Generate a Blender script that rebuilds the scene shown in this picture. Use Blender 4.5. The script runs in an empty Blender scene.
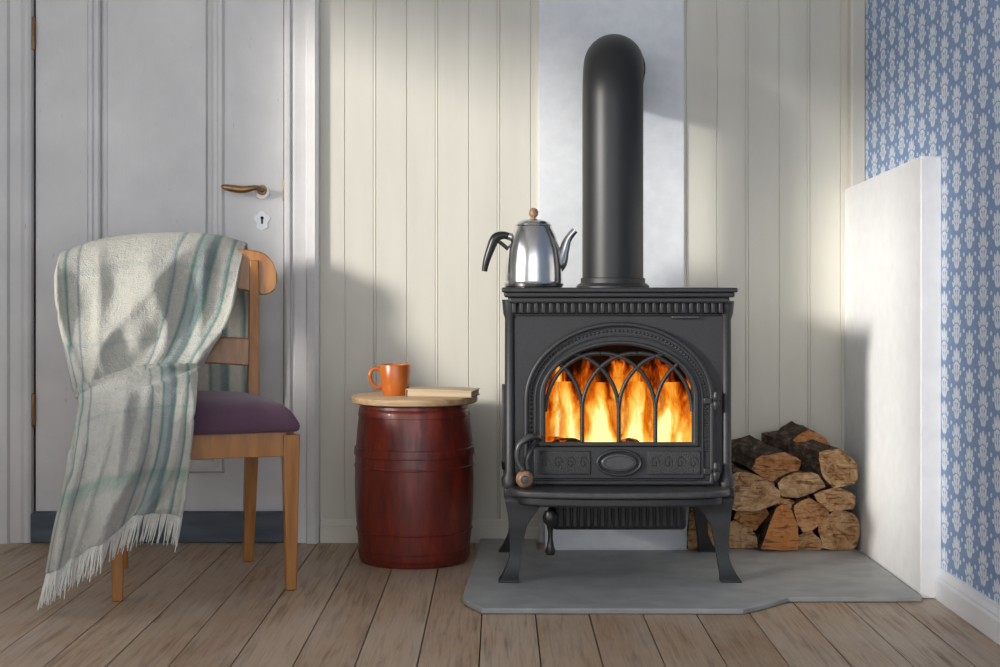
import bpy, bmesh, math, random
from mathutils import Vector, Matrix, noise as mnoise
random.seed(7)
S = bpy.context.scene
COL = S.collection
F = 1500.0; EYE = 0.724; WALLD = 4.225   # focal length (px), eye height, camera-wall distance

# ------------------------------------------------------------------ materials
class NT:
    def __init__(s, name):
        s.mat = bpy.data.materials.new(name); s.mat.use_nodes = True
        s.t = s.mat.node_tree; s.t.nodes.clear()
        s.out = s.t.nodes.new('ShaderNodeOutputMaterial')
    def n(s, typ, **kw):
        nd = s.t.nodes.new(typ)
        for k, v in kw.items(): setattr(nd, k, v)
        return nd
    def l(s, a, b): s.t.links.new(a, b)
    def m(s, op, a, b=None, c=None):
        nd = s.n('ShaderNodeMath', operation=op)
        for i, v in enumerate((a, b, c)):
            if v is None: continue
            if isinstance(v, (int, float)): nd.inputs[i].default_value = v
            else: s.l(v, nd.inputs[i])
        return nd.outputs[0]
    def coords(s, scale=(1, 1, 1), kind='Object'):
        tc = s.n('ShaderNodeTexCoord'); mp = s.n('ShaderNodeMapping')
        mp.inputs['Scale'].default_value = scale
        s.l(tc.outputs[kind], mp.inputs[0]); return mp.outputs[0]
    def noise(s, vec, scale, detail=4, rough=.55, dist=0):
        nd = s.n('ShaderNodeTexNoise'); s.l(vec, nd.inputs['Vector'])
        nd.inputs['Scale'].default_value = scale; nd.inputs['Detail'].default_value = detail
        nd.inputs['Roughness'].default_value = rough; nd.inputs['Distortion'].default_value = dist
        return nd.outputs[0]
    def ramp(s, fac, stops, interp='LINEAR'):
        nd = s.n('ShaderNodeValToRGB'); cr = nd.color_ramp; cr.interpolation = interp
        while len(cr.elements) < len(stops): cr.elements.new(.5)
        for e, (p, c) in zip(cr.elements, stops):
            e.position = p; e.color = (c[0], c[1], c[2], 1) if not isinstance(c, (int, float)) else (c, c, c, 1)
        s.l(fac, nd.inputs[0]); return nd.outputs[0]
    def mix(s, fac, a, b, mode='MIX'):
        nd = s.n('ShaderNodeMix', data_type='RGBA', blend_type=mode)
        for i, v in ((0, fac), (6, a), (7, b)):
            if isinstance(v, (int, float)): nd.inputs[i].default_value = v
            elif isinstance(v, tuple): nd.inputs[i].default_value = (v[0], v[1], v[2], 1)
            else: s.l(v, nd.inputs[i])
        return nd.outputs[2]
    def bsdf(s, col, rough=.5, metal=0, height=None, bump=.2, dist=.01, spec=None, sheen=0, coat=0):
        b = s.n('ShaderNodeBsdfPrincipled')
        if isinstance(col, tuple): b.inputs['Base Color'].default_value = (*col[:3], 1)
        else: s.l(col, b.inputs['Base Color'])
        if isinstance(rough, (int, float)): b.inputs['Roughness'].default_value = rough
        else: s.l(rough, b.inputs['Roughness'])
        b.inputs['Metallic'].default_value = metal
        if spec is not None: b.inputs['Specular IOR Level'].default_value = spec
        b.inputs['Sheen Weight'].default_value = sheen; b.inputs['Coat Weight'].default_value = coat
        if height is not None:
            bp = s.n('ShaderNodeBump'); bp.inputs['Strength'].default_value = bump
            bp.inputs['Distance'].default_value = dist
            s.l(height, bp.inputs['Height']); s.l(bp.outputs[0], b.inputs['Normal'])
        s.l(b.outputs[0], s.out.inputs[0]); return s.mat

def simple(name, c1, c2, rough=.5, metal=0, scale=20, stretch=(1, 1, 1), bump=.1, dist=.003, detail=5, lo=.35, hi=.65, **kw):
    t = NT(name); v = t.coords(stretch); nz = t.noise(v, scale, detail)
    return t.bsdf(t.ramp(nz, [(lo, c1), (hi, c2)]), rough, metal, nz, bump, dist, **kw)

M_cream = simple('cream_paint', (.635, .615, .54), (.685, .665, .585), .45, scale=3, stretch=(3, 1, .5), bump=.05)
M_creamtrim = simple('cream_trim_paint', (.62, .595, .52), (.68, .655, .58), .4, scale=5)
M_plaster = simple('white_plaster', (.74, .765, .80), (.80, .825, .86), .7, scale=30, bump=.25, dist=.004)
M_panel = simple('white_panel_paint', (.84, .84, .84), (.89, .89, .89), .6, scale=25, bump=.15, dist=.003)
M_white = simple('white_baseboard_paint', (.80, .82, .86), (.86, .88, .91), .35, scale=8)
def door_paint():
    t = NT('aged_door_paint'); v = t.coords((1, 1, 1)); a = t.noise(v, 4, 6, .6); b = t.noise(t.coords((4, 4, .6)), 22, 6, .7)
    c = t.ramp(a, [(.3, (.62, .61, .61)), (.7, (.75, .74, .735))])
    d = t.ramp(b, [(.27, (.35, .27, .2)), (.32, (1, 1, 1))])
    return t.bsdf(t.mix(1., c, d, 'MULTIPLY'), .36, 0, b, .2, .004)
M_door = door_paint()
M_thresh = simple('threshold_bluegrey', (.065, .08, .10), (.10, .12, .145), .6, scale=12, stretch=(.5, 1, 3))
M_ceil = simple('ceiling_paint', (.7, .7, .68), (.75, .75, .73), .8)
M_iron = simple('cast_iron', (.017, .018, .020), (.026, .027, .030), .46, .0, scale=220, bump=.35, dist=.0015, spec=.55)
M_ironrough = simple('cast_iron_textured', (.022, .023, .024), (.040, .041, .043), .5, 0, scale=420, bump=.9, dist=.003, spec=.55)
M_ironpol = simple('cast_iron_worn', (.065, .067, .071), (.085, .087, .09), .36, .4, scale=60, bump=.06)
M_flue = simple('flue_enamel', (.013, .014, .015), (.018, .019, .020), .42, 0, scale=300, bump=.12, dist=.001)
M_soot = simple('firebox_soot', (.010, .008, .006), (.035, .025, .018), .9, scale=18)
M_hearth = simple('hearth_steel_grey', (.29, .30, .30), (.37, .38, .375), .48, 0, scale=14, bump=.06)
M_steel = simple('kettle_steel', (.60, .60, .60), (.76, .76, .76), .16, 1, scale=14, bump=.05)
M_black = simple('black_bakelite', (.012, .012, .012), (.02, .02, .02), .3, scale=30)
M_turned = simple('turned_wood', (.26, .13, .07), (.40, .23, .13), .4, scale=30, stretch=(4, 4, 1))
M_chair = simple('honey_wood', (.32, .125, .025), (.47, .20, .045), .35, scale=9, stretch=(6, 6, .7), bump=.06, coat=.3)
M_table = simple('pine_top', (.46, .29, .15), (.64, .45, .26), .5, scale=10, stretch=(1, 8, 8), bump=.08)
M_bookc = simple('paper_book_cover', (.56, .42, .27), (.64, .50, .34), .6, scale=12)
M_brass = simple('aged_brass', (.24, .13, .06), (.36, .22, .11), .35, .8, scale=30)
M_nickel = simple('worn_nickel', (.42, .41, .39), (.55, .54, .52), .35, .8, scale=30)
M_dark = simple('dark_void', (.01, .01, .01), (.015, .015, .015), .9)
M_mug = simple('orange_glaze', (.42, .095, .010), (.55, .15, .020), .3, scale=12, coat=.4)
M_page = simple('book_pages', (.50, .38, .24), (.68, .55, .38), .8, scale=3, stretch=(1, 1, 160), bump=.3)
M_cover = simple('book_cover', (.30, .17, .08), (.40, .24, .12), .6)
def barrel_mat():
    t = NT('barrel_red_paint'); a = t.noise(t.coords((5, 5, 1)), 8, 8, .65)
    c = t.ramp(a, [(.25, (.042, .008, .006)), (.5, (.15, .016, .008)), (.75, (.26, .035, .014))])
    r = t.ramp(a, [(.3, .5), (.7, .27)])
    return t.bsdf(c, r, 0, a, .25, .004, coat=.25)
M_barrel = barrel_mat()
def seat_mat():
    t = NT('purple_upholstery'); w = t.noise(t.coords((90, 1, 90)), 5, 3); a = t.noise(t.coords(), 14, 4)
    c = t.mix(w, (.040, .016, .036), (.19, .095, .145)); c = t.mix(t.m('MULTIPLY', a, .6), c, (.085, .04, .072))
    return t.bsdf(c, .9, 0, w, .5, .004, sheen=.2)
M_seat = seat_mat()
def floor_mat():
    t = NT('pine_floorboards')
    at = t.n('ShaderNodeAttribute', attribute_name='rnd').outputs['Fac']
    tc = t.n('ShaderNodeTexCoord'); cb = t.n('ShaderNodeCombineXYZ')
    t.l(t.m('MULTIPLY', at, 17.), cb.inputs[1]); t.l(t.m('MULTIPLY', at, 5.), cb.inputs[2])
    ad = t.n('ShaderNodeVectorMath', operation='ADD'); t.l(tc.outputs['Object'], ad.inputs[0]); t.l(cb.outputs[0], ad.inputs[1])
    def mp(sc):
        m_ = t.n('ShaderNodeMapping'); m_.inputs['Scale'].default_value = sc; t.l(ad.outputs[0], m_.inputs[0]); return m_.outputs[0]
    g = t.noise(mp((34, 1.6, 1)), 2.2, 7, .62, .6)
    g2 = t.noise(mp((110, 3.0, 1)), 2.2, 5, .7, .3)
    base = t.ramp(at, [(0, (.36, .225, .130)), (.35, (.44, .305, .195)), (.65, (.49, .355, .240)), (1, (.41, .265, .160))])
    gr = t.ramp(g, [(.27, (.44, .38, .33)), (.5, (1, 1, 1)), (.75, (1.0, .98, .95))])
    c = t.mix(1., base, gr, 'MULTIPLY')
    c = t.mix(1., c, t.ramp(g2, [(.33, (.72, .68, .64)), (.52, (1, 1, 1))]), 'MULTIPLY')
    w = t.noise(mp((3, 1.2, 1)), 2.5, 5, .6)
    c = t.mix(t.ramp(w, [(.38, 0.), (.72, .62)]), c, (.53, .445, .365))
    vo = t.n('ShaderNodeTexVoronoi'); vo.inputs['Scale'].default_value = 3.3; t.l(mp((1.6, .8, 1)), vo.inputs['Vector'])
    kn = t.ramp(vo.outputs['Distance'], [(.03, (.26, .17, .12)), (.065, (1, 1, 1))])
    c = t.mix(1., c, kn, 'MULTIPLY')
    r = t.ramp(g, [(.3, .55), (.7, .36)])
    return t.bsdf(c, r, 0, g2, .25, .004)
M_floor = floor_mat()
def wallpaper():
    t = NT('blue_floral_wallpaper')
    tc = t.n('ShaderNodeTexCoord'); sp = t.n('ShaderNodeSeparateXYZ'); t.l(tc.outputs['Object'], sp.inputs[0])
    u = t.m('DIVIDE', sp.outputs[1], .092); colm = t.m('FLOOR', u); fu = t.m('SUBTRACT', t.m('SUBTRACT', u, colm), .5)
    v = t.m('ADD', t.m('DIVIDE', sp.outputs[2], .084), t.m('MULTIPLY', t.m('FLOORED_MODULO', colm, 2.), .5))
    fv = t.m('SUBTRACT', t.m('FRACT', v), .5); ax = t.m('ABSOLUTE', fu)
    def ell(px, pz, cx, cz, ca, sa, ra, rb):
        x = t.m('SUBTRACT', px, cx); z = t.m('SUBTRACT', pz, cz)
        a = t.m('ADD', t.m('MULTIPLY', x, ca), t.m('MULTIPLY', z, sa)); b = t.m('SUBTRACT', t.m('MULTIPLY', z, ca), t.m('MULTIPLY', x, sa))
        return t.m('SUBTRACT', 1., t.m('ADD', t.m('POWER', t.m('ABSOLUTE', t.m('DIVIDE', a, ra)), 2.), t.m('POWER', t.m('ABSOLUTE', t.m('DIVIDE', b, rb)), 2.)))
    e = [ell(fu, fv, 0, .28, 1, 0, .10, .19), ell(ax, fv, .16, .24, .30, .95, .165, .075), ell(ax, fv, .27, .13, .75, .66, .10, .06),
         ell(fu, fv, 0, .03, 1, 0, .17, .06), ell(ax, fv, .16, -.10, .45, .89, .15, .075), ell(ax, fv, .29, -.20, .95, .3, .085, .065),
         ell(ax, fv, .12, -.33, .5, .86, .13, .065), ell(fu, fv, 0, -.18, 1, 0, .055, .30), ell(ax, fv, .43, .42, 1, 0, .07, .06)]
    mx = e[0]
    for k in e[1:]: mx = t.m('MAXIMUM', mx, k)
    mask = t.ramp(mx, [(.0, 0.), (.22, 1.)])
    n_ = t.noise(t.coords(), 60, 4)
    bg = t.ramp(n_, [(.3, (.215, .32, .53)), (.7, (.26, .37, .59))]); fg = t.ramp(n_, [(.3, (.66, .71, .81)), (.7, (.78, .83, .90))])
    return t.bsdf(t.mix(mask, bg, fg), .75, 0, n_, .08, .002)
M_paper = wallpaper()
def blanket_mat():
    t = NT('striped_wool')
    uv = t.n('ShaderNodeUVMap', uv_map='UVMap'); 
    wv = t.noise(t.coords(), 9, 3); 
    sp = t.n('ShaderNodeSeparateXYZ'); t.l(uv.outputs[0], sp.inputs[0])
    uu = t.m('ADD', sp.outputs[0], t.m('MULTIPLY', t.m('SUBTRACT', wv, .5), .02))
    W = (.72, .71, .635); T = (.11, .28, .25); G = (.26, .30, .34); L = (.46, .56, .53)
    c = t.ramp(uu, [(0, W), (.045, W), (.055, L), (.068, T), (.082, W), (.13, W), (.14, G), (.152, W), (.60, W), (.622, L), (.632, G), (.646, W), (.705, W), (.725, T), (.74, L), (.77, L), (.79, G), (.818, T), (.835, W), (.885, W), (.895, L), (.912, T), (.925, W), (.955, W), (1, W)])
    d = t.ramp(sp.outputs[1], [(0, (1, 1, 1)), (.345, (1, 1, 1)), (.352, (.84, .88, .90)), (.36, (1, 1, 1)), (.462, (1, 1, 1)), (.468, (.80, .84, .90)), (.475, (1, 1, 1)), (.627, (1, 1, 1)), (.633, (.60, .78, .76)), (.640, (1, 1, 1)), (.745, (1, 1, 1)), (.75, (.80, .88, .88)), (.756, (1, 1, 1)), (.86, (1, 1, 1)), (.87, (.56, .76, .73)), (.89, (.78, .86, .85)), (.90, (1, 1, 1))])
    c = t.mix(1., c, d, 'MULTIPLY')
    n1 = t.noise(t.coords(), 260, 3, .7); n2 = t.noise(t.coords(), 60, 5)
    c = t.mix(t.m('MULTIPLY', n1, .35), c, (.58, .56, .49))
    c = t.mix(1., c, t.ramp(n2, [(.3, (.90, .90, .90)), (.6, (1, 1, 1))]), 'MULTIPLY')
    return t.bsdf(c, 1., 0, t.m('ADD', n1, n2), 1., .008, sheen=.2, spec=.1)
M_blanket = blanket_mat()
M_fringe = simple('wool_fringe', (.62, .63, .58), (.76, .75, .69), 1., scale=60)
def fire_mat(off):
    t = NT('flame'); 
    tc = t.n('ShaderNodeTexCoord'); sp = t.n('ShaderNodeSeparateXYZ'); t.l(tc.outputs['Object'], sp.inputs[0])
    mp = t.n('ShaderNodeMapping'); mp.inputs['Scale'].default_value = (1, 1, .28); mp.inputs['Location'].default_value = (off, off, 0)
    t.l(tc.outputs['Object'], mp.inputs[0])
    n1 = t.noise(mp.outputs[0], 16, 2, .45, .8); n2 = t.noise(mp.outputs[0], 60, 3, .6, 2.2)
    h = t.m('DIVIDE', t.m('SUBTRACT', sp.outputs[2], .33), .21)
    tong = t.m('COSINE', t.m('MULTIPLY', t.m('ADD', sp.outputs[0], .035 + off * .002), 73.))
    f = t.m('SUBTRACT', t.m('ADD', t.m('ADD', t.m('MULTIPLY', n1, 1.38), t.m('MULTIPLY', n2, .34)), t.m('MULTIPLY', tong, .12)), t.m('MULTIPLY', h, .62))
    c = t.ramp(f, [(.42, (.12, .010, .0)), (.53, (.75, .10, .004)), (.65, (1, .28, .015)), (.78, (1, .52, .07)), (.92, (1, .82, .32))])
    al = t.ramp(f, [(.38, 0.), (.60, .92)])
    em = t.n('ShaderNodeEmission'); t.l(c, em.inputs[0])
    t.l(t.m('ADD', .78, t.m('MULTIPLY', t.ramp(f, [(.55, 0.), (1, 1.)]), .75)), em.inputs[1])
    tr = t.n('ShaderNodeBsdfTransparent'); mx = t.n('ShaderNodeMixShader')
    t.l(al, mx.inputs[0]); t.l(tr.outputs[0], mx.inputs[1]); t.l(em.outputs[0], mx.inputs[2]); t.l(mx.outputs[0], t.out.inputs[0])
    return t.mat
def ember_mat():
    t = NT('glowing_embers'); n = t.noise(t.coords(), 45, 4, .6)
    b = t.n('ShaderNodeBsdfPrincipled'); b.inputs['Base Color'].default_value = (.03, .015, .01, 1); b.inputs['Roughness'].default_value = 1
    t.l(t.ramp(n, [(.52, (0, 0, 0)), (.66, (.8, .14, .01)), (.85, (1, .45, .06))]), b.inputs['Emission Color']); b.inputs['Emission Strength'].default_value = 1.0
    t.l(b.outputs[0], t.out.inputs[0]); return t.mat
M_ember = ember_mat()
def bark():
    t = NT('birch_bark_dark'); n = t.noise(t.coords((1, .5, 1)), 55, 7, .7)
    return t.bsdf(t.ramp(n, [(.3, (.014, .009, .007)), (.5, (.06, .036, .023)), (.72, (.24, .165, .11))]), .9, 0, n, 1., .012)
M_bark = bark()
def cut():
    t = NT('split_wood_end'); n = t.noise(t.coords(), 30, 7, .7, .8)
    n3 = t.noise(t.coords((1, 1, 5)), 26, 4, .6, .5)
    at = t.n('ShaderNodeAttribute', attribute_name='tone').outputs['Fac']
    c = t.ramp(n, [(.32, (.15, .062, .026)), (.44, (.46, .25, .11)), (.55, (.60, .38, .20)), (.7, (.74, .53, .32))])
    c = t.mix(at, c, (.56, .20, .045))
    c = t.mix(1., c, t.ramp(n3, [(.36, (.42, .34, .28)), (.46, (1, 1, 1))]), 'MULTIPLY')
    return t.bsdf(c, .85, 0, t.m('ADD', n, n3), 1., .008)
M_cut = cut()

# ------------------------------------------------------------------ mesh helpers
def empty(name, loc=(0, 0, 0), rz=0):
    o = bpy.data.objects.new(name, None); o.location = loc; o.rotation_euler = (0, 0, rz); o.empty_display_size = .05
    COL.objects.link(o); return o
def mk(name, verts, faces, mat, parent=None, angle=None, bevel=0, sub=0, loc=None, rot=None):
    me = bpy.data.meshes.new(name); me.from_pydata([tuple(v) for v in verts], [], faces)
    bm = bmesh.new(); bm.from_mesh(me); bmesh.ops.recalc_face_normals(bm, faces=bm.faces); bm.to_mesh(me); bm.free()
    for mm in (mat if isinstance(mat, list) else [mat]): me.materials.append(mm)
    o = bpy.data.objects.new(name, me); COL.objects.link(o)
    if parent: o.parent = parent
    if loc: o.location = loc
    if rot: o.rotation_euler = rot
    if bevel:
        b = o.modifiers.new('bevel', 'BEVEL'); b.width = bevel; b.segments = 3; b.limit_method = 'ANGLE'; b.angle_limit = math.radians(35)
    if sub:
        s = o.modifiers.new('sub', 'SUBSURF'); s.levels = sub; s.render_levels = sub
    if angle is not None or bevel or sub:
        for p in me.polygons: p.use_smooth = True
        if not sub:
            try: me.set_sharp_from_angle(angle=math.radians(angle if angle is not None else 40))
            except Exception: pass
    return o
def boxvf(x0, x1, y0, y1, z0, z1):
    v = [(x, y, z) for z in (z0, z1) for y in (y0, y1) for x in (x0, x1)]
    return v, [(0, 1, 3, 2), (4, 6, 7, 5), (0, 4, 5, 1), (2, 3, 7, 6), (0, 2, 6, 4), (1, 5, 7, 3)]
def box(name, x0, x1, y0, y1, z0, z1, mat, parent=None, bevel=0, **k):
    v, f = boxvf(x0, x1, y0, y1, z0, z1); return mk(name, v, f, mat, parent, bevel=bevel, **k)
def boxes(name, lst, mat, parent=None, bevel=0):
    V = []; Fc = []
    for b in lst:
        v, f = boxvf(*b); n = len(V); V += v; Fc += [tuple(i + n for i in q) for q in f]
    return mk(name, V, Fc, mat, parent, bevel=bevel)
def lathe(name, prof, mat, parent=None, c=(0, 0, 0), seg=48, angle=40, axis='Z', sy=1, loc=None, rot=None):
    V = []; Fc = []
    for r, z in prof:
        for i in range(seg):
            a = 2 * math.pi * i / seg; p = (r * math.cos(a), r * math.sin(a) * sy, z)
            if axis == 'Y': p = (p[0], p[2], p[1])
            if axis == 'X': p = (p[2], p[0], p[1])
            V.append((p[0] + c[0], p[1] + c[1], p[2] + c[2]))
    for j in range(len(prof) - 1):
        for i in range(seg): Fc.append((j * seg + i, j * seg + (i + 1) % seg, (j + 1) * seg + (i + 1) % seg, (j + 1) * seg + i))
    if prof[0][0] > 1e-5: Fc.append(tuple(range(seg))[::-1])
    if prof[-1][0] > 1e-5: Fc.append(tuple((len(prof) - 1) * seg + i for i in range(seg)))
    return mk(name, V, Fc, mat, parent, angle=angle, loc=loc, rot=rot)
def cr(p0, p1, p2, p3, t):
    return .5 * ((2 * p1) + (p2 - p0) * t + (2 * p0 - 5 * p1 + 4 * p2 - p3) * t * t + (3 * p1 - p0 - 3 * p2 + p3) * t ** 3)
def spl(P, t):
    n = len(P) - 1; i = min(int(t * n), n - 1); f = t * n - i
    return cr(P[max(i - 1, 0)], P[i], P[i + 1], P[min(i + 2, n)], f)
def tubevf(pts, rad, seg=12, n=None, flat=1.):
    P = [Vector(p) for p in pts]
    R = rad if isinstance(rad, (list, tuple)) else [rad] * len(P)
    if n: 
        Q = [spl(P, i / n) for i in range(n + 1)]; RR = [spl([Vector((r, 0, 0)) for r in R], i / n).x for i in range(n + 1)]
    else: Q = P; RR = list(R)
    V = []; Fc = []; up = None
    for i, q in enumerate(Q):
        d = (Q[min(i + 1, len(Q) - 1)] - Q[max(i - 1, 0)]).normalized()
        if up is None: up = d.orthogonal().normalized()
        up = (up - d * up.dot(d)).normalized(); s = d.cross(up)
        for k in range(seg):
            a = 2 * math.pi * k / seg; V.append(q + (up * math.cos(a) + s * math.sin(a) * flat) * RR[i])
    for j in range(len(Q) - 1):
        for i in range(seg): Fc.append((j * seg + i, j * seg + (i + 1) % seg, (j + 1) * seg + (i + 1) % seg, (j + 1) * seg + i))
    Fc.append(tuple(range(seg))[::-1]); Fc.append(tuple((len(Q) - 1) * seg + i for i in range(seg)))
    return V, Fc
def tube(name, pts, rad, mat, parent=None, seg=12, n=None, angle=50, **k):
    V, Fc = tubevf(pts, rad, seg, n, **k); return mk(name, V, Fc, mat, parent, angle=angle)
def prism(name, pts, a0, a1, mat, parent=None, bevel=0, axis='Y', angle=None):
    n = len(pts); V = []
    for a in (a0, a1):
        for p in pts: V.append((p[0], a, p[1]) if axis == 'Y' else ((p[0], p[1], a) if axis == 'Z' else (a, p[0], p[1])))
    Fc = [tuple(range(n)), tuple(range(n, 2 * n))] + [(i, (i + 1) % n, n + (i + 1) % n, n + i) for i in range(n)]
    return mk(name, V, Fc, mat, parent, bevel=bevel, angle=angle)
def ring(name, outer, inner, y0, y1, mat, parent=None, bevel=0, closed=True):
    n = len(outer); V = [(p[0], y0, p[1]) for p in outer] + [(p[0], y0, p[1]) for p in inner] + [(p[0], y1, p[1]) for p in outer] + [(p[0], y1, p[1]) for p in inner]
    Fc = []
    for i in range(n if closed else n - 1):
        j = (i + 1) % n
        Fc += [(i, j, n + j, n + i), (2 * n + i, 2 * n + j, 3 * n + j, 3 * n + i), (i, j, 2 * n + j, 2 * n + i), (n + i, n + j, 3 * n + j, 3 * n + i)]
    if not closed: Fc += [(0, n, 3 * n, 2 * n), (n - 1, 2 * n - 1, 4 * n - 1, 3 * n - 1)]
    return mk(name, V, Fc, mat, parent, bevel=bevel, angle=40)
def loft(name, secs, mat, parent=None, bevel=0, nseg=1):
    V = []; Fc = []
    if nseg > 1:
        A = [[Vector((s[0], s[1], s[2])) for s in secs], [Vector((s[3], s[4], 0)) for s in secs]]
        secs = []
        for i in range(nseg + 1):
            p = spl(A[0], i / nseg); h = spl(A[1], i / nseg); secs.append((p.x, p.y, p.z, h.x, h.y))
    for cx, cy, z, hx, hy in secs: V += [(cx - hx, cy - hy, z), (cx + hx, cy - hy, z), (cx + hx, cy + hy, z), (cx - hx, cy + hy, z)]
    for j in range(len(secs) - 1):
        for i in range(4): Fc.append((4 * j + i, 4 * j + (i + 1) % 4, 4 * j + 4 + (i + 1) % 4, 4 * j + 4 + i))
    Fc += [(0, 1, 2, 3), tuple(4 * (len(secs) - 1) + i for i in range(4))]
    return mk(name, V, Fc, mat, parent, bevel=bevel, angle=45)

# ------------------------------------------------------------------ room
XL, XR, YF, H = -1.75, 1.02, -5.2, 2.5
V = []; Fc = []; rn = []; bw = .118; x = XL - .06
while x < XR + .1:
    y = .1 + random.random() * 1.5
    while y > YF:
        L = random.uniform(2.4, 4.2); y0 = max(y - L, YF); ya = min(y, .12)
        if ya > y0:
            v, f = boxvf(x + .0014, x + bw - .0014, y0 + .001, ya - .001, -.03, random.uniform(-.0008, 0)); n = len(V); V += v; Fc += [tuple(i + n for i in q) for q in f]
            rn += [random.random()] * 6
        y = y0
    x += bw
nb = len(Fc); v, f = boxvf(XL - .1, XR + .1, YF, .12, -.08, -.012); n = len(V); V += v; Fc += [tuple(i + n for i in q) for q in f]; rn += [0] * 6
me = bpy.data.meshes.new('floor'); me.from_pydata(V, [], Fc); me.materials.append(M_floor); me.materials.append(M_dark)
at = me.attributes.new('rnd', 'FLOAT', 'FACE')
for i, r in enumerate(rn): at.data[i].value = r
for p in me.polygons: p.material_index = 1 if p.index >= nb else 0
COL.objects.link(bpy.data.objects.new('floor', me))
box('ceiling', XL - .1, XR + .1, YF, .12, H, H + .08, M_ceil)
def bead_profile(xa, xb, pitch=.0873):
    P = [(xa, 0)]; x = xa + pitch * .9; k = 0
    while x < xb - .01:
        if k % 2 == 0: P += [(x - .0025, 0), (x - .0008, .0025), (x + .0008, .0025), (x + .0025, 0)]
        else: P += [(x - .009, 0), (x - .008, .0025), (x - .0065, .0006), (x - .0035, -.0002), (x - .001, .0006), (x + .0004, .0025), (x + .002, 0)]
        x += pitch; k += 1
    P.append((xb, 0)); return P
pr = bead_profile(-.515, XR)
V = []; Fc = []
for (a, b) in zip(pr[:-1], pr[1:]):
    n = len(V); V += [(a[0], a[1], 0), (b[0], b[1], 0), (b[0], b[1], H), (a[0], a[1], H)]; Fc.append((n, n + 1, n + 2, n + 3))
for bx in ((-.515, XR + .1, .010, .12, 0, H), (XL - .1, -1.36, 0, .12, 0, H), (-1.36, -.515, 0, .12, 2.05, H)):
    v, f = boxvf(*bx); n = len(V); V += v; Fc += [tuple(i + n for i in q) for q in f]
mk('wall_back', V, Fc, M_cream)
box('wall_right', XR, XR + .1, YF, .12, 0, H, M_paper)
wy0, wy1, wz0, wz1 = -3.0, -.84, .72, 1.82
boxes('wall_left', [(XL - .1, XL, YF, wy0, 0, H), (XL - .1, XL, wy1, .12, 0, H), (XL - .1, XL, wy0, wy1, 0, wz0), (XL - .1, XL, wy0, wy1, wz1, H)], M_cream)
boxes('window_1', [(XL - .09, XL + .015, wy0 - .05, wy0 + .03, wz0 - .05, wz1 + .05), (XL - .09, XL + .015, wy1 - .03, wy1 + .05, wz0 - .05, wz1 + .05),
    (XL - .09, XL + .03, wy0 - .05, wy1 + .05, wz0 - .05, wz0 + .01), (XL - .09, XL + .015, wy0 - .05, wy1 + .05, wz1 - .01, wz1 + .05),
    (XL - .07, XL - .04, -1.76, -1.72, wz0, wz1)], M_white)
sx0, sx1 = .110, .516
box('wall_chimney', sx0, sx1, -.012, .02, 0, H, M_plaster)
box('trim_chimney_plinth', .122, .510, -.185, -.012, 0, .40, M_plaster)
box('trim_corner', .978, XR, -.045, .0, .99, H, M_creamtrim, bevel=.006)
g = empty('fire_wall_panel')
prism('slab', [(-.765, .0), (0, .0), (0, .994), (-.765, 1.022)], .97, 1.02, M_panel, g, bevel=.004, axis='X')
def base_prof(d=.018, h=.065): return [(0, 0), (-d, 0), (-d, h * .62), (-d * .8, h * .70), (-d * .8, h * .76), (-d * .45, h * .9), (-d * .35, h), (0, h)]
prism('baseboard_back', base_prof(), -.504, .11, M_creamtrim, axis='X')
prism('baseboard_right', [(XR + p[0], p[1]) for p in base_prof(.016, .072)], -.767, YF, M_white, axis='Y')
# ---------------- door
dr = empty('door_1', (0, 0, 0))
dx0, dx1 = -1.312, -.612; y0 = .015
def rectframe(name, x0, x1, z0, z1, w, yb, yf, mat, par):
    prs = [(0, 0), (.2, -1), (.45, -1), (.6, -.5), (.85, -.45), (1, 0)]
    V = []; Fc = []; m = len(prs)
    for (sx, sz, cx, cz) in ((1, 1, x0, z0), (-1, 1, x1, z0), (-1, -1, x1, z1), (1, -1, x0, z1)):
        for t_, h_ in prs: V.append((cx + sx * t_ * w, yb + h_ * (yb - yf), cz + sz * t_ * w))
    for q in range(4):
        for j in range(m - 1): Fc.append((q * m + j, q * m + j + 1, ((q + 1) % 4) * m + j + 1, ((q + 1) % 4) * m + j))
    return mk(name, V, Fc, mat, par)
zb, zt = .085, 2.03
px0, px1 = -1.160, -.785
boxes('rails_and_stiles', [(dx0, px0, y0, y0 + .04, zb, zt), (px1, dx1, y0, y0 + .04, zb, zt), (px0, px1, y0, y0 + .04, zb, .20), (px0, px1, y0, y0 + .04, .60, .74), (px0, px1, y0, y0 + .04, 1.90, zt)], M_door, dr)
boxes('panels', [(px0, px1, y0 + .014, y0 + .035, .20, .60), (px0, px1, y0 + .014, y0 + .035, .74, 1.90)], M_door, dr)
boxes('raised_fields', [(px0 + .045, px1 - .045, y0 + .006, y0 + .02, .25, .55), (px0 + .045, px1 - .045, y0 + .006, y0 + .02, .79, 1.85)], M_door, dr, bevel=.006)
rectframe('moulding_lower', px0 - .008, px1 + .008, .192, .608, .038, y0 + .002, y0 - .012, M_door, dr)
rectframe('moulding_upper', px0 - .008, px1 + .008, .732, 1.908, .038, y0 + .002, y0 - .012, M_door, dr)
hz = EYE + 95 / 355.
lathe('rosette', [(0, -.006), (.012, -.006), (.016, 0)], M_brass, dr, c=(-.672, y0, hz), axis='Y', seg=24)
lathe('back_plate', [(.020, -.003), (.020, 0)], M_nickel, dr, c=(-.672, y0, hz - .005), axis='Y', seg=24)
tube('lever_handle', [(-.672, y0, hz), (-.672, y0 - .035, hz + .003), (-.685, y0 - .048, hz + .004), (-.72, y0 - .05, hz - .001), (-.76, y0 - .05, hz + .004), (-.778, y0 - .05, hz + .009)], [.007, .007, .0075, .0105, .0095, .004], M_brass, dr, n=30)
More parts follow.
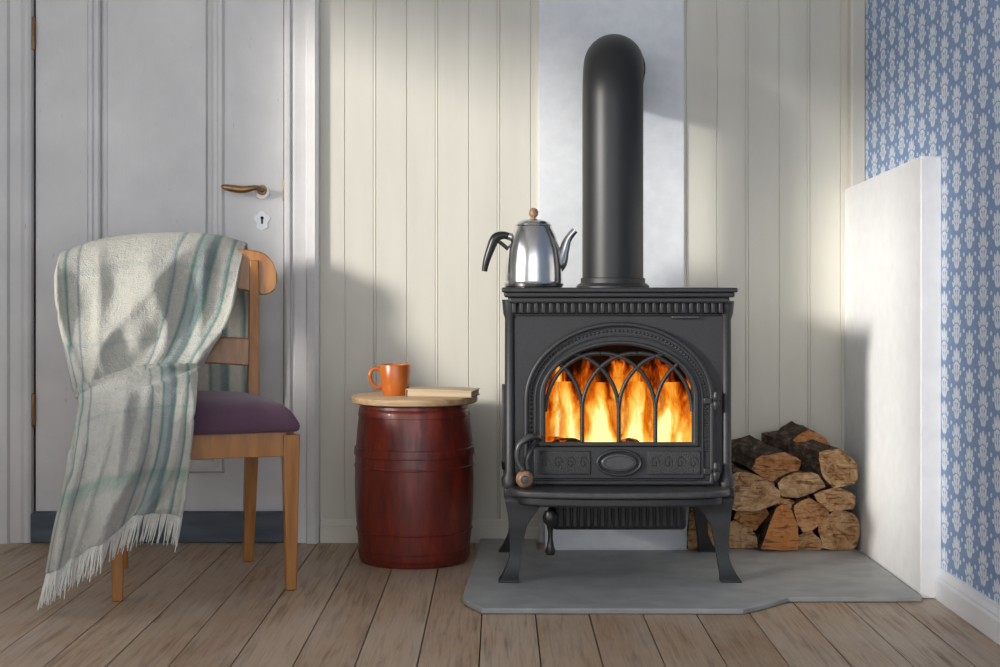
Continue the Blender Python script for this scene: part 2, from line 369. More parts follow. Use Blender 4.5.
prism('keyhole_escutcheon', [(-.672 + .020 * math.sin(a) * (1 + .25 * math.cos(5 * a)), hz - .085 + .027 * math.cos(a)) for a in [2 * math.pi * i / 30 for i in range(30)]], y0 - .003, y0, M_white, dr)
prism('keyhole', [(-.672 + .0045 * math.sin(a), hz - .078 + .0045 * math.cos(a)) for a in [2 * math.pi * i / 16 for i in range(16)]], y0 - .004, y0 - .001, M_dark, dr)
box('keyhole_slot', -.6745, -.6695, y0 - .004, y0 - .001, hz - .095, hz - .078, M_dark, dr)
box('latch_plate', -.612, -.600, y0 - .016, y0, hz - .03, hz + .03, M_brass, dr, bevel=.002)
for i, z in enumerate((EYE + 252 / 355., EYE - 125 / 355.)):
    lathe('hinge_%d' % i, [(.0, z - .048), (.005, z - .045), (.006, z - .035), (.006, z + .035), (.005, z + .045), (0, z + .048)], M_brass, dr, c=(dx0 - .004, y0 - .012, 0), seg=14)
def casing(name, xa, xb, z0, z1, flip=False):
    w = xb - xa
    P = [(0, .02), (0, -.012), (.08, -.018), (.16, -.018), (.20, -.008), (.30, -.014), (.62, -.014), (.68, -.026), (.90, -.030), (1, -.024), (1, .02)]
    if flip: P = [(1 - a, b) for a, b in P]
    prism(name, [(xa + a * w, b) for a, b in P], z0, z1, M_door, axis='Z')
casing('trim_door_right', -.606, -.508, 0, 2.1)
casing('trim_door_left', -1.410, -1.318, 0, 2.1, True)
box('trim_door_top', -1.41, -.508, -.026, .02, 2.05, 2.15, M_door)
box('door_threshold', -1.318, -.606, -.018, .05, 0, .083, M_thresh, bevel=.004)
box('wall_back_doorway', -1.36, -.50, .058, .12, 0, 2.06, M_dark)
# ---------------- hearth
prism('hearth_plate', [(-.055, -.012), (-.078, -.62), (-.086, -.80), (-.074, -.85), (-.04, -.925), (.535, -.93), (.58, -.89), (.657, -.805), (.965, -.80), (.965, -.002), (.53, -.002), (.53, -.20), (.10, -.20), (.10, -.020)], .0, .013, M_hearth, bevel=.003, axis='Z')

# ------------------------------------------------------------------ wood stove
HZ = .013
st = empty('wood_stove', (.287, -.59, HZ))
def dz(py): return .720 - HZ - (py - 285) * .00244
def arch(hw, zbot, zsp, rise, nb=12, ns=8, na=32):
    P = []
    for i in range(nb): P.append((hw - 2 * hw * i / nb, zbot))
    for i in range(ns): P.append((-hw, zbot + (zsp - zbot) * i / ns))
    for i in range(na + 1):
        a = math.pi - math.pi * i / na; P.append((hw * math.cos(a), zsp + rise * math.sin(a)))
    for i in range(1, ns): P.append((hw, zsp - (zsp - zbot) * i / ns))
    return P
BW = .260; zB, zT = .222, .672
wi = arch(.177, .330, .446, .120)
op = arch(.205, .235, .43, .165)
cx_, cz_ = 0, .44; rect = []
for p in op:
    d = (p[0] - cx_, p[1] - cz_); t1 = BW / abs(d[0]) if abs(d[0]) > 1e-6 else 1e9
    t2 = ((zT - cz_) if d[1] > 0 else (cz_ - zB)) / abs(d[1]) if abs(d[1]) > 1e-6 else 1e9
    t_ = min(t1, t2); rect.append([cx_ + d[0] * t_, cz_ + d[1] * t_])
for cnr in ((BW, zB), (-BW, zB), (-BW, zT), (BW, zT)):
    k = min(range(len(rect)), key=lambda i: (rect[i][0] - cnr[0]) ** 2 + (rect[i][1] - cnr[1]) ** 2); rect[k] = list(cnr)
ring('front_plate', rect, op, 0, .014, M_iron, st)
D0 = .36
boxes('firebox_shell', [(-BW, -BW + .012, .012, D0, zB, zT), (BW - .012, BW, .012, D0, zB, zT), (-BW, BW, D0 - .012, D0, zB, zT), (-BW, BW, .012, D0, zB, zB + .012)], M_iron, st)
boxes('firebox_lining', [(-.235, -.225, .03, D0 - .02, .25, .65), (.225, .235, .03, D0 - .02, .25, .65), (-.235, .235, D0 - .03, D0 - .02, .25, .65), (-.235, .235, .03, D0 - .02, .25, .29), (-.235, .235, .03, D0 - .02, .62, .65)], M_soot, st)
for sx, nm in ((-1, 'l'), (1, 'r')):
    for yy, n2 in ((.006, 'front'), (D0 - .01, 'back')):
        lathe('corner_column_%s_%s' % (n2, nm), [(.0, zB), (.020, zB), (.022, zB + .02), (.013, zB + .035), (.012, zT - .045), (.017, zT - .03), (.020, zT)], M_iron, st, c=(sx * (BW + .002), yy, 0), seg=20)
    box('side_panel_' + nm, sx * BW if sx > 0 else -BW - .012, BW + .012 if sx > 0 else -BW, .05, D0 - .05, zB + .03, zT - .06, M_ironrough, st, bevel=.005)
    boxes('side_ribs_' + nm, [(sx * (BW + .016) - .006, sx * (BW + .016) + .006, .07 + i * .03, .082 + i * .03, zB + .05, zB + .23) for i in range(8)], M_iron, st, bevel=.003)
box('top_plate', -.283, .283, -.045, D0 + .02, .693, .7045, M_iron, st, bevel=.004)
box('top_moulding_upper', -.277, .277, -.037, D0 + .015, .681, .695, M_iron, st, bevel=.005)
box('top_moulding_lower', -.266, .266, -.026, D0 + .01, .667, .683, M_iron, st, bevel=.005)
boxes('dentil_row', [(-.258 + i * .0178, -.258 + i * .0178 + .0105, -.020, .0, .643, .669) for i in range(29)] + [(-.260, .260, -.006, .0, .636, .642)], M_iron, st, bevel=.0025)
boxes('dentil_sides', [(sx * .262 - .006, sx * .262 + .006, .02 + i * .02, .031 + i * .02, .643, .669) for i in range(16) for sx in (-1, 1)], M_iron, st)
box('air_slider', .128, .195, -.012, -.003, .630, .636, M_ironpol, st, bevel=.002)
outer = arch(.226, .232, .434, .185)
ring('door_plate', outer, wi, -.012, .0, M_iron, st)
ring('door_outer_rib', arch(.229, .229, .434, .188), arch(.218, .240, .434, .177), -.026, -.010, M_iron, st, bevel=.004)
ring('door_inner_rib', arch(.192, .322, .440, .137), arch(.179, .332, .446, .122), -.024, -.010, M_iron, st, bevel=.003)
ring('door_mid_rib', arch(.204, .318, .436, .156), arch(.1995, .3205, .438, .150), -.018, -.010, M_iron, st, bevel=.002)
V = []; Fc = []
bp = arch(.211, .3, .434, .1665, 1, 12, 66)[1:]
for (bx_, bz_) in bp:
    n = len(V); r = .0036
    for j in range(3):
        ph = j / 2 * math.pi / 2 * .9
        for i in range(6): a = i * math.pi / 3; V.append((bx_ + r * math.cos(ph) * math.cos(a), -.012 - r * math.sin(ph), bz_ + r * math.cos(ph) * math.sin(a)))
    for j in range(2):
        for i in range(6): Fc.append((n + 6 * j + i, n + 6 * j + (i + 1) % 6, n + 6 * j + 6 + (i + 1) % 6, n + 6 * j + 6 + i))
    Fc.append(tuple(n + 12 + i for i in range(6)))
mk('door_beading', V, Fc, M_iron, st, angle=60)
box('door_lower_rail', -.206, .206, -.018, -.008, .243, .322, M_iron, st, bevel=.003)
for sx in (-1, 1):
    nm = 'l' if sx < 0 else 'r'
    xa, xb = sorted((sx * .068, sx * .197))
    box('ornament_field_' + nm, xa, xb, -.0215, -.014, .254, .311, M_ironrough, st, bevel=.003)
    V = []; Fc = []
    for k in range(4):
        c0 = xa + .018 + k * .031
        pts = [(c0 + .011 * math.cos(a) * (1 - a / 9), -.0215, .2825 + .017 * math.sin(a) * (1 - a / 9)) for a in [i * .45 for i in range(18)]]
        v, f = tubevf(pts, .0012, 6); n = len(V); V += v; Fc += [tuple(i + n for i in q) for q in f]
    mk('scroll_relief_' + nm, V, Fc, M_iron, st, angle=60)
def ellp(a, b, n=48, cz=.283): return [(a * math.cos(2 * math.pi * i / n), cz + b * math.sin(2 * math.pi * i / n)) for i in range(n)]
ring('medallion_rim', ellp(.056, .033), ellp(.048, .026), -.028, -.016, M_iron, st, bevel=.003)
prism('medallion', ellp(.044, .0225), -.026, -.016, M_ironpol, st, bevel=.004)
ring('medallion_inner', ellp(.037, .017), ellp(.034, .0145), -.0275, -.022, M_iron, st)
V = []; Fc = []
def addt(pts, r):
    v, f = tubevf(pts, r, 8, flat=1.0); n = len(V); V.extend(v); Fc.extend([tuple(i + n for i in q) for q in f])
def inside(x, z): return abs(x) < .178 and (z < .446 or (x / .180) ** 2 + ((z - .446) / .122) ** 2 < 1)
zs = .405; R = .128; mx_ = .0885
for x0 in (-mx_, 0, mx_): addt([(x0, -.010, .328), (x0, -.010, zs)], .005)
for x0 in (-2 * mx_, -mx_, 0, mx_, 2 * mx_):
    for sg in (-1, 1):
        if abs(x0 - sg * 2 * mx_) < 1e-4: continue
        pts = []
        for i in range(70):
            a = i * .025; x = x0 + sg * R * (1 - math.cos(a)); z = zs + R * 1.1 * math.sin(a)
            if a > 1.6: break
            if inside(x, z): pts.append((x, -.010, z))
            elif i > 4: break
        if len(pts) > 2: addt(pts, .005)
mk('window_tracery', V, Fc, M_iron, st, angle=60)
for i, z in enumerate((.432, .262)):
    lathe('hinge_%d' % i, [(0, z - .024), (.006, z - .022), (.009, z - .012), (.009, z - .004), (.006, z), (.009, z + .004), (.009, z + .012), (.006, z + .022), (0, z + .024)], M_iron, st, c=(.233, -.024, 0), seg=16)
    box('hinge_leaf_%d' % i, .203, .234, -.026, -.012, z - .008, z + .008, M_iron, st, bevel=.003)
def sp_(px, py, y): return ((px - 619) * .00243, y, dz(py))
tube('door_handle', [sp_(541, 436, -.02), sp_(536, 432, -.05), sp_(528, 433, -.062), sp_(519, 441, -.066), sp_(518, 454, -.066), sp_(523, 464, -.066)], [.006, .008, .009, .007, .006, .006], M_ironpol, st, n=30)
tube('handle_latch', [sp_(536, 440, -.02), sp_(531, 446, -.045), sp_(527, 456, -.05), sp_(528, 464, -.05)], [.007, .006, .006, .007], M_ironpol, st, n=20)
c = sp_(525, 473, -.062)
lathe('handle_knob', [(0, -.014), (.012, -.012), (.020, -.004), (.021, .004), (.014, .012), (0, .014)], M_turned, st, c=c, axis='Y', seg=24)
lathe('handle_knob_disc', [(0, -.019), (.009, -.018), (.011, -.010)], M_ironpol, st, c=c, axis='Y', seg=20)
box('base_frame', -.278, .278, -.03, D0 + .015, .198, .224, M_iron, st, bevel=.006)
lip = [(-.262, -.02)] + [(-.262 + .262 * (1 - math.cos(math.pi * i / 24)), -.03 - .105 * math.sin(math.pi * i / 24) ** .45) for i in range(25)] + [(.262, -.02)]
prism('ash_lip', lip, .210, .226, M_ironpol, st, bevel=.005, axis='Z')
lip2 = [(p[0] * .93, p[1] * .9) for p in lip]
prism('ash_lip_underside', lip2, .188, .211, M_iron, st, bevel=.006, axis='Z')
for sx in (-1, 1):
    for (fy, yb, nm) in ((-1, .0, 'front'), (1, D0 - .02, 'back')):
        loft('leg_%s_%s' % (nm, 'l' if sx < 0 else 'r'), [
            (sx * .256, yb, .205, .022, .024), (sx * .230, yb, .196, .046, .032), (sx * .234, yb + fy * .004, .168, .036, .027), (sx * .243, yb + fy * .010, .135, .023, .021),
            (sx * .247, yb + fy * .012, .095, .0165, .017), (sx * .251, yb + fy * .016, .052, .0145, .015), (sx * .261, yb + fy * .026, .018, .019, .018), (sx * .266, yb + fy * .034, .004, .024, .021), (sx * .266, yb + fy * .034, 0, .024, .021)],
            M_iron, st, bevel=.005, nseg=24)
box('ash_drawer', -.160, .172, .05, .28, .108, .200, M_iron, st, bevel=.012)
V = []; Fc = []
for i in range(19):
    x = -.146 + i * .0170
    v, f = tubevf([(x, .052, .190), (x, .046, .180), (x, .046, .130), (x, .056, .112)], .0042, 6); n = len(V); V += v; Fc += [tuple(a + n for a in q) for q in f]
mk('drawer_ribs', V, Fc, M_iron, st, angle=60)
tube('riddling_rod', [(-.16, .06, .165), (-.166, -.02, .165), (-.166, -.03, .15)], .006, M_iron, st, n=12)
lathe('riddling_knob', [(0, .062), (.010, .063), (.013, .072), (.009, .084), (.006, .100), (.006, .120), (.010, .134), (.017, .142), (.019, .154), (.014, .168), (0, .172)], M_black, st, c=(-.166, -.03, 0), seg=20)
FY = .235; FX = .004; zE = 1.182; SK = .105
pts = [(FX, FY, .69), (FX, FY, zE)]
for i in range(1, 17):
    a = math.pi / 2 * i / 16; b_ = .115 * (1 - math.cos(a)); pts.append((FX + b_ * SK, FY + b_, zE + .115 * math.sin(a)))
pts.append((FX + .345 * SK, .575, zE + .115))
tube('flue_pipe', pts, .0785, M_flue, st, seg=64, angle=60)
lathe('flue_collar', [(.094, .696), (.094, .708), (.088, .714), (.083, .716), (.083, .728), (.079, .730)], M_iron, st, c=(FX, FY, 0), seg=64)
lathe('flue_seam', [(.0785, -.006), (.0825, -.004), (.0825, .004), (.0785, .006)], M_flue, st, axis='Y', seg=48, loc=(FX + .2 * SK, FY + .20, zE + .115), rot=(0, 0, -SK))
def roughlog(name, p0, p1, r, mat, par):
    p0 = Vector(p0); p1 = Vector(p1); pts = [p0.lerp(p1, i / 6) + Vector((0, random.uniform(-.004, .004), random.uniform(-.004, .004))) for i in range(7)]
    return tube(name, pts, [r * random.uniform(.85, 1.1) for _ in range(7)], mat, par, seg=10)
roughlog('burning_log_1', (-.17, .10, .312), (.16, .12, .314), .024, M_ember, st)
roughlog('burning_log_2', (-.15, .22, .32), (.18, .20, .322), .034, M_ember, st)
roughlog('burning_log_3', (-.10, .11, .345), (.05, .25, .365), .020, M_ember, st)
for k, (yy, hh) in enumerate(((.085, .17), (.14, .21), (.2, .23))):
    V = []; Fc = []; nx, nz = 24, 12
    for j in range(nz + 1):
        for i in range(nx + 1):
            x = -.20 + .40 * i / nx; z = .30 + hh * j / nz
            V.append((x, yy + .018 * math.sin(x * 40 + k * 2) + .01 * math.sin(z * 30), z))
    for j in range(nz):
        for i in range(nx): a = j * (nx + 1) + i; Fc.append((a, a + 1, a + nx + 2, a + nx + 1))
    mk('flames_%d' % (k + 1), V, Fc, fire_mat(k * 3.7 + .4), st, angle=80)

# ------------------------------------------------------------------ kettle
kt = empty('kettle', (.086, -.385, HZ + .7048)); k_ = .00257
def kp(px, py, y=0): return ((px - 533) * k_, y, (288 - py) * k_)
lathe('body', [(0, 0), (.071, 0), (.075, .003), (.0765, .010), (.0735, .014), (.0735, .018), (.0725, .055), (.068, .095), (.059, .128), (.050, .148), (.046, .156), (.047, .159), (.043, .161)], M_steel, kt, seg=64)
lathe('lid', [(.043, .158), (.045, .161), (.040, .167), (.026, .173), (.008, .176), (0, .176)], M_steel, kt, seg=48)
lathe('lid_knob', [(0, .174), (.005, .175), (.006, .180), (.011, .184), (.0125, .192), (.010, .199), (.005, .203), (0, .203)], M_turned, kt, seg=24)
tube('spout', [kp(552, 268), kp(559, 263), kp(563, 252), kp(567, 240), kp(574, 231)], [.026, .020, .014, .0105, .009], M_steel, kt, n=30, seg=18)
tube('handle', [kp(510, 238), kp(503, 236), kp(495, 239), kp(490, 250), kp(486, 262), kp(484, 272)], [.009, .010, .0125, .011, .009, .007], M_black, kt, n=30, seg=14)
tube('handle_mount', [kp(519, 244), kp(513, 239), kp(508, 237)], [.008, .0095, .0105], M_steel, kt, n=10)
tube('handle_strut', [kp(510, 252), kp(502, 245), kp(496, 241)], [.005, .005, .005], M_black, kt, n=8)

# ------------------------------------------------------------------ firewood
V = []; Fc = []; mi = []; tn = []
q = .00268
LOGS = [
 ([(688,549),(689,512),(700,506),(713,520),(715,549)], (0, 0), 0., .2),
 ([(716,549),(716,530),(735,520),(756,533),(758,547)], (0, 0), 0.01, .05),
 ([(759,546),(775,505),(786,503),(797,522),(797,547)], (0, 0), -.015, .8),
 ([(799,549),(800,534),(812,529),(822,539),(820,549)], (0, 0), .0, .3),
 ([(822,546),(818,520),(835,508),(855,513),(861,533),(853,549)], (0, 0), -.01, .1),
 ([(735,518),(738,508),(765,507),(771,514),(757,531)], (0, 0), .01, .6),
 ([(793,503),(808,496),(828,509),(826,521),(802,530),(795,516)], (-.02, 0), -.01, .4),
 ([(812,492),(835,484),(855,494),(852,507),(828,509)], (0, 0.0), -.02, .1),
 ([(722,480),(735,470),(757,473),(777,487),(776,500),(750,509),(728,506)], (-.02, .0), -.02, .0),
 ([(778,482),(795,471),(818,473),(825,485),(803,495),(782,495)], (-.02, 0), -.01, .0),
 ([(690,508),(699,490),(719,484),(731,503),(721,519)], (0, 0), .0, .3),
 ([(754,470),(764,456),(787,452),(803,461),(800,473),(776,486)], (-.07, .03), 0.02, .5),
 ([(818,450),(838,446),(855,461),(853,481),(832,486),(820,470)], (-.125, .034), -.03, .05),
 ([(775,500),(782,496),(795,500),(796,508),(786,507)], (0, 0), .0, .3),
 ([(797,441),(812,430),(826,436),(835,446),(820,452),(806,448)], (-.02, .01), .06, .6)]
for pts, (ox, oz), fy, tn_ in LOGS:
    P = []
    m = len(pts); cx = sum(p[0] for p in pts) / m; cy = sum(p[1] for p in pts) / m
    for i in range(m):
        a = pts[i]; b = pts[(i + 1) % m]
        for s in range(3):
            t_ = s / 3; jx = random.uniform(-1.1, 1.1) if s else 0; jy = random.uniform(-1.1, 1.1) if s else 0
            X = a[0] + (b[0] - a[0]) * t_; Y = a[1] + (b[1] - a[1]) * t_
            bul = 1 + .05 * math.sin(math.pi * t_)
            P.append((cx + (X - cx) * bul + jx, cy + (Y - cy) * bul + jy))
    P = [((min(x, 860.5) - 500) * q, max(.72 - (y - 285) * q, .0145)) for x, y in P]
    yf = -.20 + fy + random.uniform(-.008, .012); n = len(V); m = len(P); K = 6
    tl = random.uniform(-.25, .25)
    cxm = sum(p[0] for p in P) / m
    for k in range(K + 1):
        t_ = k / K
        for (x, z) in P:
            j = 0 if k == 0 else .0022
            V.append((min(x + ox * t_ + random.uniform(-j, j), .966), yf + (1 - t_) * tl * (x - cxm) + (-.022 + .185 - fy * .5) * t_ * .96 + (0 if k else random.uniform(-.003, .003)), max(z + oz * t_ + random.uniform(-j, j), .0145)))
    cf = len(V); V.append((cxm, yf - .001, sum(p[1] for p in P) / m))
    for i in range(m): Fc.append((n + i, n + (i + 1) % m, cf)); mi.append(0); tn.append(tn_)
    Fc.append(tuple(n + K * m + i for i in range(m))); mi.append(0); tn.append(tn_)
    for k in range(K):
        for i in range(m): Fc.append((n + k * m + i, n + k * m + (i + 1) % m, n + (k + 1) * m + (i + 1) % m, n + (k + 1) * m + i)); mi.append(1); tn.append(0)
me = bpy.data.meshes.new('firewood_pile'); me.from_pydata([tuple(v) for v in V], [], Fc); me.materials.append(M_cut); me.materials.append(M_bark)
at = me.attributes.new('tone', 'FLOAT', 'FACE')
for i in range(len(Fc)): at.data[i].value = tn[i]; me.polygons[i].material_index = mi[i]
bm = bmesh.new(); bm.from_mesh(me); bmesh.ops.recalc_face_normals(bm, faces=bm.faces); bm.to_mesh(me); bm.free()
COL.objects.link(bpy.data.objects.new('firewood_pile', me))

# ------------------------------------------------------------------ barrel side table
br = empty('barrel_side_table', (-.226, -.268, 0))
prof = [(.0, 0), (.138, 0), (.140, .004)]
for i in range(41):
    t_ = i / 40; z = .006 + t_ * .405; r = .142 + .0145 * (1 - (2 * t_ - 1) ** 2)
    prof.append((r, z))
prof += [(.138, .414), (0, .414)]
lathe('keg_body', prof, M_barrel, br, seg=72, angle=35)
def hoop(nm, z, w, h):
    def rr(z): return .142 + .0145 * (1 - (2 * ((z - .006) / .405) - 1) ** 2)
    lathe(nm, [(rr(z - w) - .002, z - w), (rr(z - w) + h, z - w + .002), (rr(z) + h * 1.15, z), (rr(z + w) + h, z + w - .002), (rr(z + w) - .002, z + w)], M_barrel, br, seg=72, angle=60)
hoop('hoop_1', .085, .004, .002); hoop('hoop_2', .290, .012, .0035); hoop('hoop_3', .252, .004, .002); hoop('hoop_4', .022, .014, .002); hoop('hoop_5', .392, .012, .002)
lathe('table_top', [(0, .414), (.158, .414), (.165, .417), (.167, .424), (.166, .431), (.161, .434), (0, .434)], M_table, br, seg=64)
TZ = .434
mg = empty('coffee_mug', (-.276, -.272, TZ))
lathe('cup', [(0, 0), (.030, 0), (.033, .003), (.038, .03), (.0415, .079), (.0405, .081), (.0385, .079), (.035, .03), (.030, .008), (0, .007)], M_mug, mg, seg=48)
tube('mug_handle', [(-.037, 0, .066), (-.055, -.004, .070), (-.066, -.006, .055), (-.062, -.005, .034), (-.048, -.003, .020), (-.036, 0, .022)], [.006, .0055, .006, .0055, .0055, .006], M_mug, mg, n=30)
lathe('coffee', [(0, .060), (.0375, .060)], M_dark, mg, seg=32)
bk = empty('book', (-.148, -.300, TZ), math.radians(-9))
def sheet(x): return .020 - .004 * ((x + .085) / .17) ** 2
box('back_cover', -.087, .087, -.060, .060, 0, .002, M_cover, bk)
prism('pages', [(-.084, .002), (.084, .002)] + [(.084 - .168 * i / 12, sheet(.084 - .168 * i / 12) - .001) for i in range(13)], -.057, .057, M_page, bk)
prism('front_cover', [(-.087 + .174 * i / 12, sheet(-.087 + .174 * i / 12) - .001) for i in range(13)] + [(.087 - .174 * i / 12, sheet(.087 - .174 * i / 12) + .0012) for i in range(13)], -.060, .060, M_bookc, bk)
box('spine', -.0885, -.0855, -.060, .060, 0, .0208, M_cover, bk, bevel=.001)

# ------------------------------------------------------------------ chair
ch = empty('dining_chair', (-.75, -.53, 0), math.radians(18))
for sx in (-1, 1):
    nm = 'l' if sx < 0 else 'r'
    loft('front_leg_' + nm, [(sx * .200, -.203, 0, .012, .012), (sx * .200, -.200, .20, .0165, .0165), (sx * .200, -.198, .37, .020, .020)], M_chair, ch, bevel=.003)
    loft('back_leg_' + nm, [(sx * .160, .205, 0, .012, .014), (sx * .163, .190, .20, .0155, .018), (sx * .168, .185, .38, .016, .020), (sx * .172, .200, .52, .014, .018), (sx * .178, .225, .68, .013, .014), (sx * .180, .240, .79, .012, .011)], M_chair, ch, bevel=.003, nseg=20)
    P = [(sx * .200, -.19), (sx * .168, .19)]
    a, b = P; mk('side_apron_' + nm, [(a[0] - .010, a[1], .318), (a[0] + .010, a[1], .318), (b[0] + .010, b[1], .318), (b[0] - .010, b[1], .318), (a[0] - .010, a[1], .378), (a[0] + .010, a[1], .378), (b[0] + .010, b[1], .378), (b[0] - .010, b[1], .378)],
        [(0, 1, 2, 3), (4, 5, 6, 7), (0, 1, 5, 4), (1, 2, 6, 5), (2, 3, 7, 6), (3, 0, 4, 7)], M_chair, ch, bevel=.002)
box('front_apron', -.19, .19, -.212, -.190, .318, .378, M_chair, ch, bevel=.002)
box('back_apron', -.165, .165, .178, .198, .318, .378, M_chair, ch, bevel=.002)
V = []; Fc = []; nu, nv = 20, 20
def seatpt(u, v, top):
    y = -.228 + v * .415; hw = .222 - .036 * v
    x = (2 * u - 1) * hw
    ed = min(1, (min(min(u, 1 - u), min(v, 1 - v)) * 6)) 
    rz = math.sqrt(max(0, 1 - (1 - ed) ** 2))
    z = (.400 + .045 * rz + .018 * math.sin(math.pi * u) * math.sin(math.pi * v)) if top else .376
    return (x, y - .012 * math.sin(math.pi * u) * (1 - v), z)
for top in (1, 0):
    for j in range(nv + 1):
        for i in range(nu + 1):
            V.append(seatpt(i / nu, j / nv, top))
N = (nu + 1) * (nv + 1)
for j in range(nv):
    for i in range(nu):
        a = j * (nu + 1) + i; Fc += [(a, a + 1, a + nu + 2, a + nu + 1), (N + a, N + a + 1, N + a + nu + 2, N + a + nu + 1)]
for i in range(nu): Fc += [(i, i + 1, N + i + 1, N + i), (nv * (nu + 1) + i, nv * (nu + 1) + i + 1, N + nv * (nu + 1) + i + 1, N + nv * (nu + 1) + i)]
for j in range(nv): a = j * (nu + 1); b = a + nu; Fc += [(a, a + nu + 1, N + a + nu + 1, N + a), (b, b + nu + 1, N + b + nu + 1, N + b)]
mk('seat_cushion', V, Fc, M_seat, ch, sub=1)
def curved_rail(name, hw, ymid, bow, ztop, zbot, th, par, lean=0, endround=.0, n=36):
    V = []; Fc = []
    for i in range(n + 1):
        t_ = -1 + 2 * i / n; x = hw * t_; y = ymid + bow * (1 - t_ * t_)
        e = 1.
        if endround and abs(t_) > 1 - endround:
            e = math.sqrt(max(0.02, 1 - ((abs(t_) - (1 - endround)) / endround) ** 2))
        zt_, zb_ = ztop(t_), zbot(t_); mid = (zt_ + zb_) / 2; hh = (zt_ - zb_) / 2 * e
        for (dy, dz_) in ((-th, -1), (th, -1), (th, 1), (-th, 1)): V.append((x, y + dy + lean * dz_ * hh, mid + dz_ * hh))
    for j in range(n):
        for i in range(4): Fc.append((4 * j + i, 4 * j + (i + 1) % 4, 4 * j + 4 + (i + 1) % 4, 4 * j + 4 + i))
    Fc += [(0, 1, 2, 3), tuple(4 * n + i for i in range(4))]
    return mk(name, V, Fc, M_chair, par, bevel=.004, angle=45)
curved_rail('crest_rail', .240, .232, .030, lambda t: .826 - .018 * t * t, lambda t: .722 - .045 * abs(t) ** 3, .012, ch, lean=.12, endround=.22, n=48)
curved_rail('mid_rail', .170, .205, .018, lambda t: .590 - .006 * t * t, lambda t: .520 - .010 * t * t, .009, ch, lean=.15)

# ------------------------------------------------------------------ blanket
bl = empty('throw_blanket')
ROWS = [
 [(100,420,3.97),(138,415,4.01),(176,405,4.05),(215,400,4.10),(256,388,4.15)],
 [(90,330,3.96),(130,325,4.01),(170,320,4.05),(212,315,4.10),(257,310,4.14)],
 [(76,272,3.92),(115,258,3.97),(162,250,4.01),(208,250,4.05),(251,262,4.09)],
 [(64,252,3.86),(106,238,3.90),(160,233,3.94),(210,234,3.98),(246,243,4.03)],
 [(57,268,3.79),(100,258,3.83),(150,252,3.87),(200,255,3.91),(240,266,3.95)],
 [(60,318,3.76),(98,316,3.79),(143,312,3.82),(187,312,3.86),(230,315,3.89)],
 [(67,362,3.70),(97,358,3.72),(135,352,3.76),(173,348,3.79),(212,345,3.83)],
 [(75,396,3.58),(98,388,3.62),(128,378,3.66),(162,370,3.69),(198,371,3.74)],
 [(80,402,3.46),(106,393,3.43),(136,388,3.43),(166,384,3.46),(197,380,3.52)],
 [(76,425,3.37),(104,414,3.34),(134,408,3.36),(166,405,3.39),(195,404,3.44)],
 [(69,470,3.34),(97,460,3.31),(128,452,3.33),(160,450,3.37),(190,450,3.42)],
 [(56,525,3.31),(83,512,3.28),(114,498,3.31),(148,488,3.36),(186,488,3.42)],
 [(47,572,3.29),(73,556,3.27),(102,538,3.30),(140,512,3.36),(183,512,3.42)]]
RW = [[Vector(((p[0] - 500) * p[2] / F, p[2] - WALLD, .72 - (p[1] - 285) * p[2] / F)) for p in r] for r in ROWS]
nu, nv = 110, 210
def ss(a, b, x): t = max(0, min(1, (x - a) / (b - a))); return t * t * (3 - 2 * t)
def ridge(x): return (1 - abs(math.sin(x))) ** 1.6
def bpt(u, v):
    p = spl([spl(r, u) for r in RW], v)
    lower = ss(.64, .78, v); back = ss(.27, .38, v) * (1 - ss(.52, .60, v))
    nz_ = mnoise.noise(Vector((u * 3.1, v * 5.3, 1.7)))
    f = lower * (.046 * ridge(u * 6.6 - v * 2.5 + 1.9 + nz_ * .8) + .018 * ridge(u * 13 + v * 6 + nz_))
    f += back * (.042 * ridge(u * 5.2 + v * 8.5 + .4 + nz_) + .018 * ridge(u * 12 - v * 8 + nz_ * 2))
    f += .010 * mnoise.noise(Vector((u * 9, v * 15, 4)))* (back + lower)
    mid = ss(.555, .60, v) * (1 - ss(.66, .71, v))
    z_ = mid * (.026 * ridge(v * 60 + u * 4) + .008)
    return p + Vector((.15 * f, -f - mid * .018 * ridge(v * 60 + u * 4 + 1), z_))
G = [[bpt(i / nu, j / nv) for i in range(nu + 1)] for j in range(nv + 1)]
V = [p for r in G for p in r]; Fc = []
for j in range(nv):
    for i in range(nu): a = j * (nu + 1) + i; Fc.append((a, a + 1, a + nu + 2, a + nu + 1))
me = bpy.data.meshes.new('cloth'); me.from_pydata([tuple(v) for v in V], [], Fc); me.materials.append(M_blanket)
uvl = me.uv_layers.new(name='UVMap')
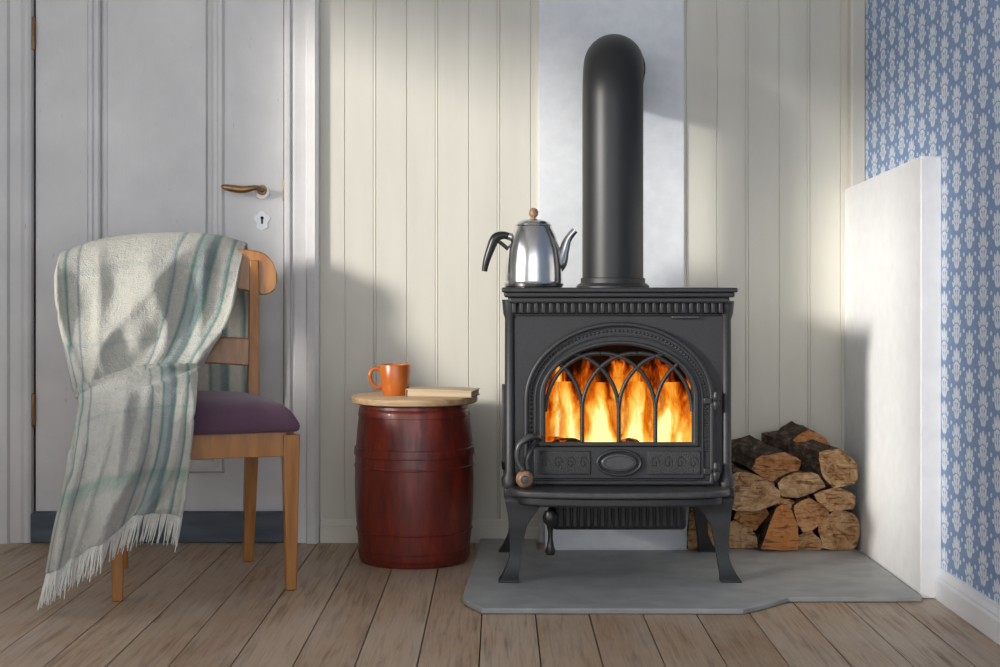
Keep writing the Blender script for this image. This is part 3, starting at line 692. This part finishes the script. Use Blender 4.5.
for lp in me.loops:
    vi = lp.vertex_index; uvl.data[lp.index].uv = ((vi % (nu + 1)) / nu, (vi // (nu + 1)) / nv)
for p in me.polygons: p.use_smooth = True
o = bpy.data.objects.new('cloth', me); COL.objects.link(o); o.parent = bl
sm = o.modifiers.new('smooth', 'SMOOTH'); sm.iterations = 3; sm.factor = .5
sd = o.modifiers.new('solid', 'SOLIDIFY'); sd.thickness = .010; sd.offset = 0
V = []; Fc = []
for i in range(120):
    u = i / 119; p = bpt(u, 1.); d = (bpt(u, 1.) - bpt(u, .97)).normalized(); d = (d + Vector((-.15, 0, -.7))).normalized()
    L = random.uniform(.05, .075); w = Vector((random.uniform(-.3, .3), random.uniform(-.3, .3), 0)) * .02
    pts = [p - d * .006, p + d * L * .35 + w * .3, p + d * L * .7 + w * .8 + Vector((0, 0, -.004)), p + d * L + w * 1.4 + Vector((0, 0, -.008))]
    for q_ in pts: q_.z = max(q_.z, .006)
    v, f = tubevf(pts, [.0018, .0021, .0017, .0009], 5); n = len(V); V += v; Fc += [tuple(a + n for a in q_) for q_ in f]
mk('fringe', V, Fc, M_fringe, bl, angle=70)

# ------------------------------------------------------------------ light, world, camera
sun = bpy.data.lights.new('sun', 'SUN'); sun.energy = 3.5; sun.angle = math.radians(8.5); sun.color = (1, .955, .89)
so = bpy.data.objects.new('sun', sun); COL.objects.link(so)
so.rotation_euler = Vector((.75, .58, -.20)).to_track_quat('-Z', 'Y').to_euler(); so.location = (-4, -3, 3)
w = bpy.data.worlds.new('world'); S.world = w; w.use_nodes = True
w.node_tree.nodes['Background'].inputs[0].default_value = (.95, .965, 1., 1); w.node_tree.nodes['Background'].inputs[1].default_value = 2.15
cam = bpy.data.cameras.new('camera'); cam.sensor_width = 36; cam.lens = 54; cam.shift_y = -.0485; cam.clip_start = .05
co = bpy.data.objects.new('camera', cam); COL.objects.link(co); co.location = (0, -WALLD, EYE); co.rotation_euler = (math.pi / 2, 0, 0)
S.camera = co
S.view_settings.view_transform = 'Standard'
